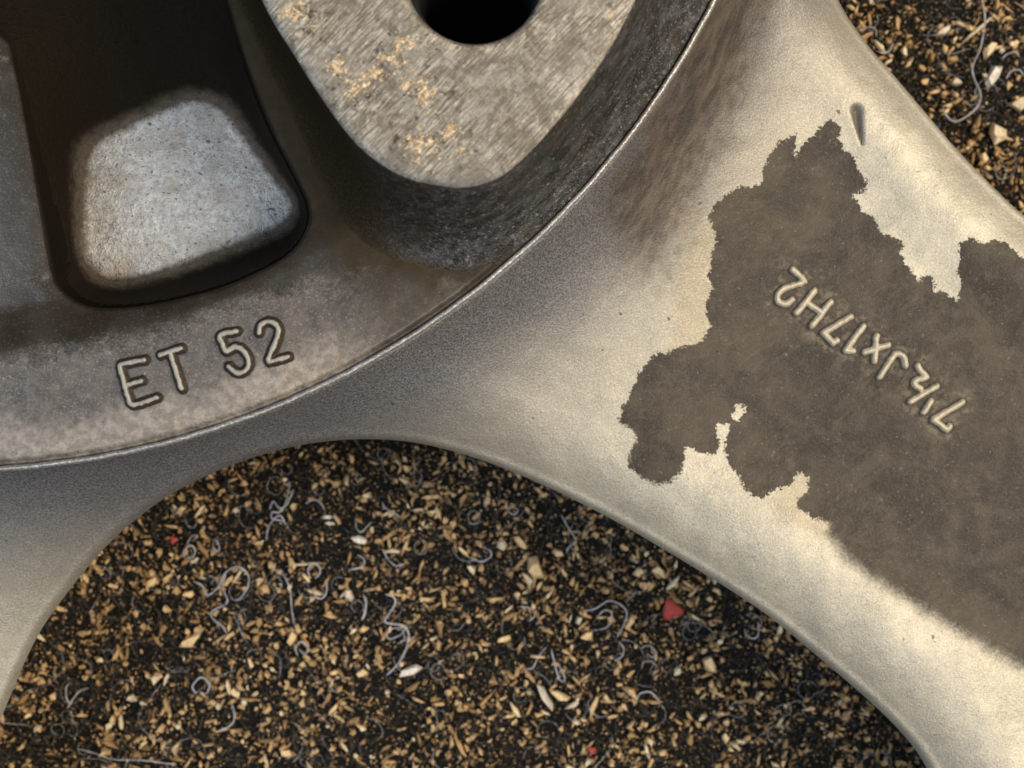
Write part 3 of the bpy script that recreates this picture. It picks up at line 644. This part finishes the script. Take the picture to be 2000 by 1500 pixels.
# chips one can single out
SPEC = [  # name, x, y, length, width, thick, angle deg, tone, mat, label
 ('wood_splinter', 805, 1308, 54, 15, 10, -18, 1., M_pale, 'white blunt wood splinter lying just below the long s shaped grey thread'),
 ('wood_chip', 703, 1053, 32, 15, 9, 28, .95, M_pale, 'white rounded wood chip near the top of the mat opening, right of the curled lint'),
 ('wood_chip', 641, 1010, 26, 9, 7, -4, 1., M_pale, 'small white chip, upper of two lying parallel below the spoke'),
 ('wood_chip', 645, 1023, 24, 8, 7, 5, .8, M_pale, 'small white chip, lower of two lying parallel below the spoke'),
 ('wood_splinter', 683, 1163, 30, 13, 9, 62, .3, M_pale, 'cream pointed splinter standing out left of the middle of the mat'),
 ('wood_splinter', 601, 1101, 82, 8, 7, -5, .2, M_pale, 'long thin tan splinter lying level above the long hanging thread'),
 ('wood_splinter', 1064, 1364, 56, 17, 12, 62, .5, M_pale, 'thick cream splinter near the bottom centre of the mat'),
 ('wood_splinter', 1097, 1360, 40, 13, 9, 30, .85, M_wood, 'orange brown splinter right beside the thick cream splinter'),
 ('wood_splinter', 1160, 1372, 40, 10, 8, -58, .8, M_wood, 'narrow orange splinter third to the right of the cream splinter'),
 ('wood_splinter', 1120, 1376, 36, 12, 6, -25, .3, M_pale, 'dull cream splinter leaning between two orange splinters'),
 ('wood_chip', 1043, 1108, 60, 26, 16, 75, .78, M_wood, 'large orange wood chip in the right half of the mat under the stained spoke'),
 ('wood_splinter', 1031, 1128, 34, 14, 10, 55, .2, M_pale, 'cream chip pressed against the large orange wood chip'),
 ('wood_chip', 1088, 1080, 24, 22, 14, 10, .85, M_wood, 'round orange wood crumb above and right of the large orange chip'),
 ('wood_chip', 1018, 1062, 40, 14, 10, 50, .72, M_wood, 'bent tan chip above the large orange chip'),
 ('wood_chip', 980, 1062, 26, 20, 9, -10, .3, M_pale, 'cream flat chip left of the bent tan chip'),
 ('wood_chip', 1290, 1118, 30, 22, 14, 30, .82, M_wood, 'plump orange chip above the big red flake'),
 ('wood_splinter', 1232, 1212, 38, 12, 9, -62, .8, M_wood, 'narrow tan splinter to the left of the big red flake'),
 ('wood_chip', 1146, 1240, 34, 24, 14, -50, .85, M_wood, 'bright orange chip below the looping threads left of the red flake'),
 ('wood_chip', 1228, 1346, 32, 24, 14, 35, .78, M_wood, 'striped tan chip near the bottom, right of the splinter row'),
 ('wood_splinter', 1052, 1282, 44, 9, 7, 3, .85, M_wood, 'thin orange stick lying level above the splinter row'),
 ('wood_chip', 982, 1248, 34, 14, 9, -12, .82, M_wood, 'pale orange oblong chip left of the looping threads'),
 ('wood_chip', 1385, 1300, 36, 30, 10, 45, .85, M_wood, 'triangular orange chip near the lower right edge of the mat opening'),
 ('wood_chip', 372, 1254, 52, 16, 10, -28, .82, M_wood, 'long tan chip in the left half of the mat'),
 ('wood_chip', 570, 1248, 34, 20, 12, -60, .75, M_wood, 'tan chip below the long hanging thread'),
 ('wood_chip', 367, 1162, 34, 18, 10, -5, .8, M_wood, 'tan chip directly below the round lint loop on the left'),
 ('wood_chip', 308, 1320, 24, 22, 16, 20, .95, M_wood, 'bright orange round chip at the lower left'),
 ('wood_chip', 295, 1138, 32, 14, 10, -42, .85, M_wood, 'orange oblong chip near the left spoke edge'),
 ('wood_chip', 380, 1095, 28, 8, 7, -28, .6, M_pale, 'small cream splinter under the lint loop beside the left spoke'),
 ('wood_chip', 258, 1362, 24, 22, 14, 0, .4, M_pale, 'yellowish rounded chip near the bottom left of the mat'),
 ('wood_chip', 1936, 150, 44, 22, 16, -60, 1., M_pale, 'white blunt chip in the upper right corner of the mat'),
 ('wood_chip', 1842, 62, 36, 18, 10, -20, .5, M_pale, 'cream chip near the top edge in the upper right corner'),
 ('wood_splinter', 1935, 92, 40, 16, 9, -50, .9, M_wood, 'tan splinter beside the long thread in the upper right corner'),
 ('wood_splinter', 1910, 58, 82, 7, 7, -40, .25, M_pale, 'long thin cream twig crossing the upper right thread'),
 ('wood_chip', 1947, 262, 44, 34, 14, 20, .95, M_wood, 'large bright orange chip beyond the upper spoke edge'),
 ('wood_chip', 1990, 205, 36, 40, 12, 0, .1, M_pale, 'grey cream flat chip at the right edge of the photo'),
 ('wood_chip', 1866, 160, 20, 16, 12, 0, .4, M_pale, 'small yellowish crumb left of the white blunt chip'),
]
for nm, x, y, l, w_, t, a_, tone, mt, lab in SPEC:
    tag(one_shard(nm, x, y, l*1.05, w_*1.05, t, math.radians(a_), tone, mt, 14, rng.normal(0, .08)), lab, 'wood splinter' if 'splinter' in nm else 'wood chip', 'wood chips picked out on the mat')
# the larger ordinary chips
lib = []
KIND = [('dark brown', .30), ('tan', .62), ('pale cream', .97)]
for i in range(36):
    kn, tn = KIND[(0, 1, 1, 2)[i % 4]]; slim = (i//4) % 2 == 0; a = np.array([0.])
    l = rng.uniform(34, 52) if slim else rng.uniform(20, 28); w_ = l*rng.uniform(.20, .30) if slim else l*rng.uniform(.65, .9)
    P = shards(a, a, np.array([l]), np.array([w_]), np.array([rng.uniform(6, 12)]), a, rng.normal(0, .12, 1), a); P[:, :, 2] -= zmat(a, a)
    me = to_mesh('wood_chip', P, np.array([np.clip(rng.normal(tn, .05), .05, 1.)])); me.materials.append(M_wood)
    lib.append((me, kn, 'slim '+kn+' wood sliver' if slim else 'blunt '+kn+' wood chip'))
cnt = 0
while cnt < 250:
    p = (rng.uniform(0, 2000), rng.uniform(0, 1500))
    if not visible(p): continue
    c = on_mat(p); me, kn, what = lib[cnt % 36]; o = bpy.data.objects.new('wood_chip', me); sc.collection.objects.link(o)
    o.location = W(c[0], c[1], float(zmat(c[0], c[1]))+rng.uniform(8, 16)); o.rotation_euler = (rng.normal(0, .12), rng.normal(0, .12), rng.uniform(0, 6.3))
    s_ = rng.uniform(.65, 1.05); o.scale = (s_, s_, s_)
    where = 'in the upper right corner' if p[0] > 1500 and p[1] < 500 else ('on the left half of the mat' if p[0] < 850 else 'on the right half of the mat')
    tag(o, what+' lying '+where, 'wood chip', what+'s '+where); cnt += 1
# red flakes
def flake(x, y, r, lab, seed):
    rr = np.random.default_rng(seed); n = 14; a = np.arange(n)/n*2*math.pi; k = (HC-FLOOR)/HC
    q = r*k*(1+.28*np.sin(3*a+seed)+rr.normal(0, .07, n)); c = on_mat((x, y))
    rings = [ring(np.stack([q*.96*np.cos(a), q*.96*np.sin(a)], 1), 0.), ring(np.stack([q*np.cos(a), q*np.sin(a)], 1), 5.+rr.normal(0, 1, n)), ring(np.stack([q*.7*np.cos(a), q*.7*np.sin(a)], 1), 9.+rr.normal(0, 1.2, n)), ring(np.stack([q*.02*np.cos(a), q*.02*np.sin(a)], 1), 9.)]
    v, f = loft(rings); o = link('red_flake', mesh_np('red_flake', v, f), M_red); o.location = W(c[0], c[1], float(zmat(c[0], c[1]))+18)
    tag(o, lab, 'flake', 'red flakes on the mat')
flake(1312, 1190, 19, 'large bright red flake right of centre on the mat below the stained spoke', 1)
flake(341, 1054, 7, 'small dull red flake close to the left spoke edge', 2)
flake(1155, 1463, 7, 'small red flake at the very bottom of the mat', 3)
flake(1456, 1160, 6, 'tiny dark red flake half hidden beside the stained spoke edge', 4)

# lint threads
def tube(P, r, ns=5):
    P = np.asarray(P, float); T = np.gradient(P, axis=0); T /= np.linalg.norm(T, axis=1)[:, None]+1e-9
    up = np.array([0, 0, 1.]); A_ = np.cross(T, up); A_ /= np.linalg.norm(A_, axis=1)[:, None]+1e-9; B_ = np.cross(A_, T)
    n = len(P); rr = r*np.clip(np.minimum(np.arange(n), np.arange(n)[::-1])/2.+.35, 0, 1)
    V = np.concatenate([P+rr[:, None]*(math.cos(k*2*math.pi/ns)*A_+math.sin(k*2*math.pi/ns)*B_) for k in range(ns)]).reshape(ns, n, 3)
    idx = np.arange(ns*n).reshape(ns, n); idx = np.vstack([idx, idx[:1]])
    return V.reshape(-1, 3), q4(idx)
def thread(pts, lab, r=2.6, mat=None, grp='lint threads picked out on the mat', lift=24, cat='thread'):
    k = catmull(pts, 5); k = k+np.cumsum(rng.normal(0, .35, k.shape), 0)*.6; Q = on_mat(k, lift); r = r*.62; c = Q.mean(0)
    z = lift+9*np.sin(np.linspace(0, 5, len(Q))+len(pts))+zmat(Q[:, 0], Q[:, 1])-FLOOR
    P = np.column_stack([Q-c, z]); v, f = tube(P, r)
    o = link('lint_thread', mesh_np('lint_thread', v, f), mat or M_lint); o.location = W(c[0], c[1], FLOOR); tag(o, lab, cat, grp)
za = lambda L: [(200+a/3.3333, 850+b/3.3333) for a, b in L]
zb = lambda L: [(900+a/3.3333, 950+b/3.3333) for a, b in L]
zc = lambda L: [(1500+a/3.3333, b/3.3333) for a, b in L]
zd = lambda L: [(a/2.5, 900+b/2.5) for a, b in L]
TH_ = [
 (za([(580, 955), (640, 985), (670, 1040), (700, 1035), (760, 980), (790, 910), (840, 870), (900, 870), (945, 920), (935, 1000), (880, 1075), (830, 1072)]), 'grey thread forming the largest round loop on the left of the mat', 3.6),
 (za([(800, 905), (775, 990), (805, 1060), (800, 1100), (740, 1130), (700, 1160), (720, 1200), (780, 1235), (815, 1285)]), 'grey wavy thread hanging down from the largest loop', 3.3),
 (za([(680, 920), (730, 940), (748, 985), (700, 1030)]), 'short grey curl hooked inside the thread left of the largest loop', 2.6),
 (za([(1090, 885), (1150, 880), (1200, 930), (1230, 1010), (1235, 1130), (1250, 1240)]), 'long thin grey thread hanging straight down below the level splinter', 2.6),
 (za([(1840, 1040), (1890, 1050), (1910, 1090), (1870, 1160), (1845, 1210), (1900, 1225), (1960, 1230), (1995, 1280), (1980, 1380), (1930, 1480), (1850, 1560)]), 'thick s shaped grey thread above the white blunt splinter', 4.0),
 (za([(1990, 1235), (1940, 1300), (1860, 1330), (1850, 1290), (1900, 1260), (1950, 1280), (1955, 1340), (1910, 1360)]), 'small double loop of grey lint inside the s shaped thread', 2.6),
 (za([(1700, 1040), (1715, 1080), (1710, 1150), (1690, 1200)]), 'thick short grey thread standing upright left of the s shaped thread', 4.2),
 (za([(1360, 930), (1340, 880), (1370, 830), (1410, 850), (1415, 900), (1380, 940)]), 'small oval lint loop just below the level splinter end', 3.2),
 (za([(1460, 950), (1465, 1020), (1430, 1060), (1385, 1030), (1380, 1000)]), 'grey hook shaped thread under the small oval loop', 3.),
 (za([(1320, 450), (1370, 420), (1420, 440), (1450, 490)]), 'arched grey thread just left of the two white parallel chips', 3.),
 (za([(1180, 560), (1100, 540), (1110, 495), (1150, 500), (1190, 440), (1215, 300)]), 'blue grey lint with its tail pointing up at the spoke', 3.4),
 (za([(1060, 690), (1075, 620), (1110, 560), (1160, 520), (1190, 590)]), 'grey thread running down from the lint with the upright tail', 3.),
 (za([(1080, 490), (1110, 430), (1150, 470), (1200, 455), (1245, 350)]), 'tangled grey lint under the dark spoke shadow', 3.2),
 (za([(1270, 1440), (1262, 1380), (1300, 1340), (1340, 1380), (1320, 1430), (1280, 1400)]), 'round grey curl left of the s shaped thread', 3.2),
 (za([(520, 790), (545, 735), (585, 710), (608, 750), (585, 790), (530, 805)]), 'round lint loop beside the small red flake on the left', 3.4),
 (za([(550, 700), (585, 655), (630, 650), (600, 680)]), 'flat grey tuft just above the lint loop by the red flake', 3.4),
 (za([(715, 700), (735, 675), (765, 730), (745, 755), (712, 715)]), 'narrow grey loop right of the lint loop by the red flake', 2.6),
 (za([(1650, 560), (1650, 600), (1690, 630), (1720, 600), (1750, 570)]), 'grey curl resting above the white rounded chip', 2.6),
 (za([(1820, 440), (1840, 480), (1900, 500), (1945, 535)]), 'thin grey thread near the top middle of the mat', 2.6),
 (za([(1660, 780), (1700, 810), (1690, 850), (1600, 870)]), 'grey bent thread right of the level splinter', 3.),
 (za([(1820, 740), (1860, 810), (1920, 850), (1975, 830)]), 'pale thread sagging right of the grey bent thread', 2.4),
 (zb([(800, 805), (870, 790), (960, 740), (1040, 770), (1080, 830), (1060, 900), (1015, 980)]), 'large arching grey thread left of the big red flake', 2.9),
 (zb([(890, 850), (930, 800), (975, 810), (975, 870), (940, 920), (860, 940)]), 'grey s curl nested under the large arching thread', 2.7),
 (zb([(1140, 670), (1130, 710), (1070, 745)]), 'short curved thread above the large arching thread', 2.4),
 (zb([(385, 790), (450, 795), (490, 830), (440, 880)]), 'grey hook of lint left of the large arching thread', 2.7),
 (zb([(60, 460), (130, 490), (190, 460), (190, 420), (140, 405)]), 'open grey ring of lint in the middle of the mat', 3.),
 (zb([(655, 190), (690, 250), (745, 340), (735, 375), (700, 400), (690, 440)]), 'wavy grey thread close under the stained spoke', 3.),
 (zb([(590, 1060), (610, 1150), (640, 1250), (675, 1262), (670, 1215), (615, 1150)]), 'narrow drooping lint loop below the thin orange stick', 3.2),
 (zb([(1180, 1050), (1230, 1035), (1270, 1080), (1240, 1110), (1210, 1090)]), 'small grey curl below the big red flake', 2.7),
 (zb([(560, 1050), (500, 1120), (470, 1180), (415, 1195)]), 'grey thread crossing under the thin orange stick', 2.5),
 (zb([(1180, 1190), (1190, 1150), (1240, 1135), (1270, 1160)]), 'arched lint lowest under the big red flake', 2.6),
 (zb([(1145, 1400), (1160, 1350), (1230, 1330), (1290, 1390)]), 'fuzzy grey tuft above the striped chip', 3.6),
 (zb([(1850, 930), (1860, 970), (1900, 990), (1930, 960), (1930, 880)]), 'grey fishhook thread beside the edge of the stained spoke', 3.),
 (zb([(1000, 1140), (1050, 1110), (1060, 1050), (1030, 1010)]), 'curved thread between the orange stick and the red flake', 2.8),
 (zb([(300, 150), (330, 130), (375, 155), (350, 185), (305, 160)]), 'small grey ring high on the mat near the spoke', 2.8),
 (zc([(1400, -20), (1420, 150), (1400, 300), (1345, 420), (1345, 500), (1380, 640), (1320, 740), (1210, 800), (1140, 740), (1140, 705)]), 'long grey thread with a hooked end in the upper right corner', 3.6),
 (zc([(820, 280), (790, 330), (740, 350), (700, 330)]), 'short pale thread close to the upper spoke edge', 3.2),
 (zc([(1560, 510), (1590, 460), (1640, 460), (1665, 500)]), 'arched thread at the right edge above the grey cream chip', 3.4),
 (zc([(590, 200), (650, 175), (690, 190), (700, 240)]), 'brownish curl touching the top of the upper spoke edge', 2.8),
 (zc([(1540, 380), (1560, 350), (1610, 345), (1640, 370)]), 'small arched thread right of the long hooked thread', 2.8),
 (zd([(1130, 1190), (1138, 1280), (1070, 1315)]), 'hooked grey thread near the bottom left centre', 3.2),
 (zd([(960, 1140), (940, 1100), (985, 1055), (1020, 1090), (1005, 1140), (970, 1142)]), 'oval grey ring in the lower left part of the mat', 3.4),
 (zd([(440, 1105), (380, 1130), (340, 1200)]), 'upper stroke of the forked grey lint near the left spoke', 3.),
 (zd([(340, 1085), (318, 1110), (340, 1160), (355, 1180)]), 'lower stroke of the forked grey lint near the left spoke', 3.),
 (zd([(380, 1410), (560, 1450), (700, 1455), (860, 1475)]), 'long straight grey hair along the bottom edge of the photo', 2.4),
 (zd([(830, 230), (850, 262), (870, 255), (855, 235)]), 'tiny blue grey curl against the left spoke edge', 2.4),
]
for pts, lab, r_ in TH_: thread(pts, lab, r_)
cnt = 0
while cnt < 150:
    p = (rng.uniform(0, 2000), rng.uniform(0, 1500))
    if not visible(p): continue
    a = rng.uniform(0, 6.3); cur = rng.choice([-1, 1])*rng.uniform(.12, .55); pts = [p]; L_ = int(rng.uniform(6, 16))
    for i in range(L_):
        cur += rng.normal(0, .09); cur = np.clip(cur, -.62, .62); a += cur; pts.append((pts[-1][0]+7*math.cos(a), pts[-1][1]+7*math.sin(a)))
    where = 'in the upper right corner' if p[0] > 1500 and p[1] < 500 else ('on the left half of the mat' if p[0] < 850 else 'on the right half of the mat')
    thread(pts, 'fine short curl of grey lint '+where, rng.uniform(.7, 1.5), M_dim, 'fine lint curls '+where, rng.uniform(10, 22)); cnt += 1
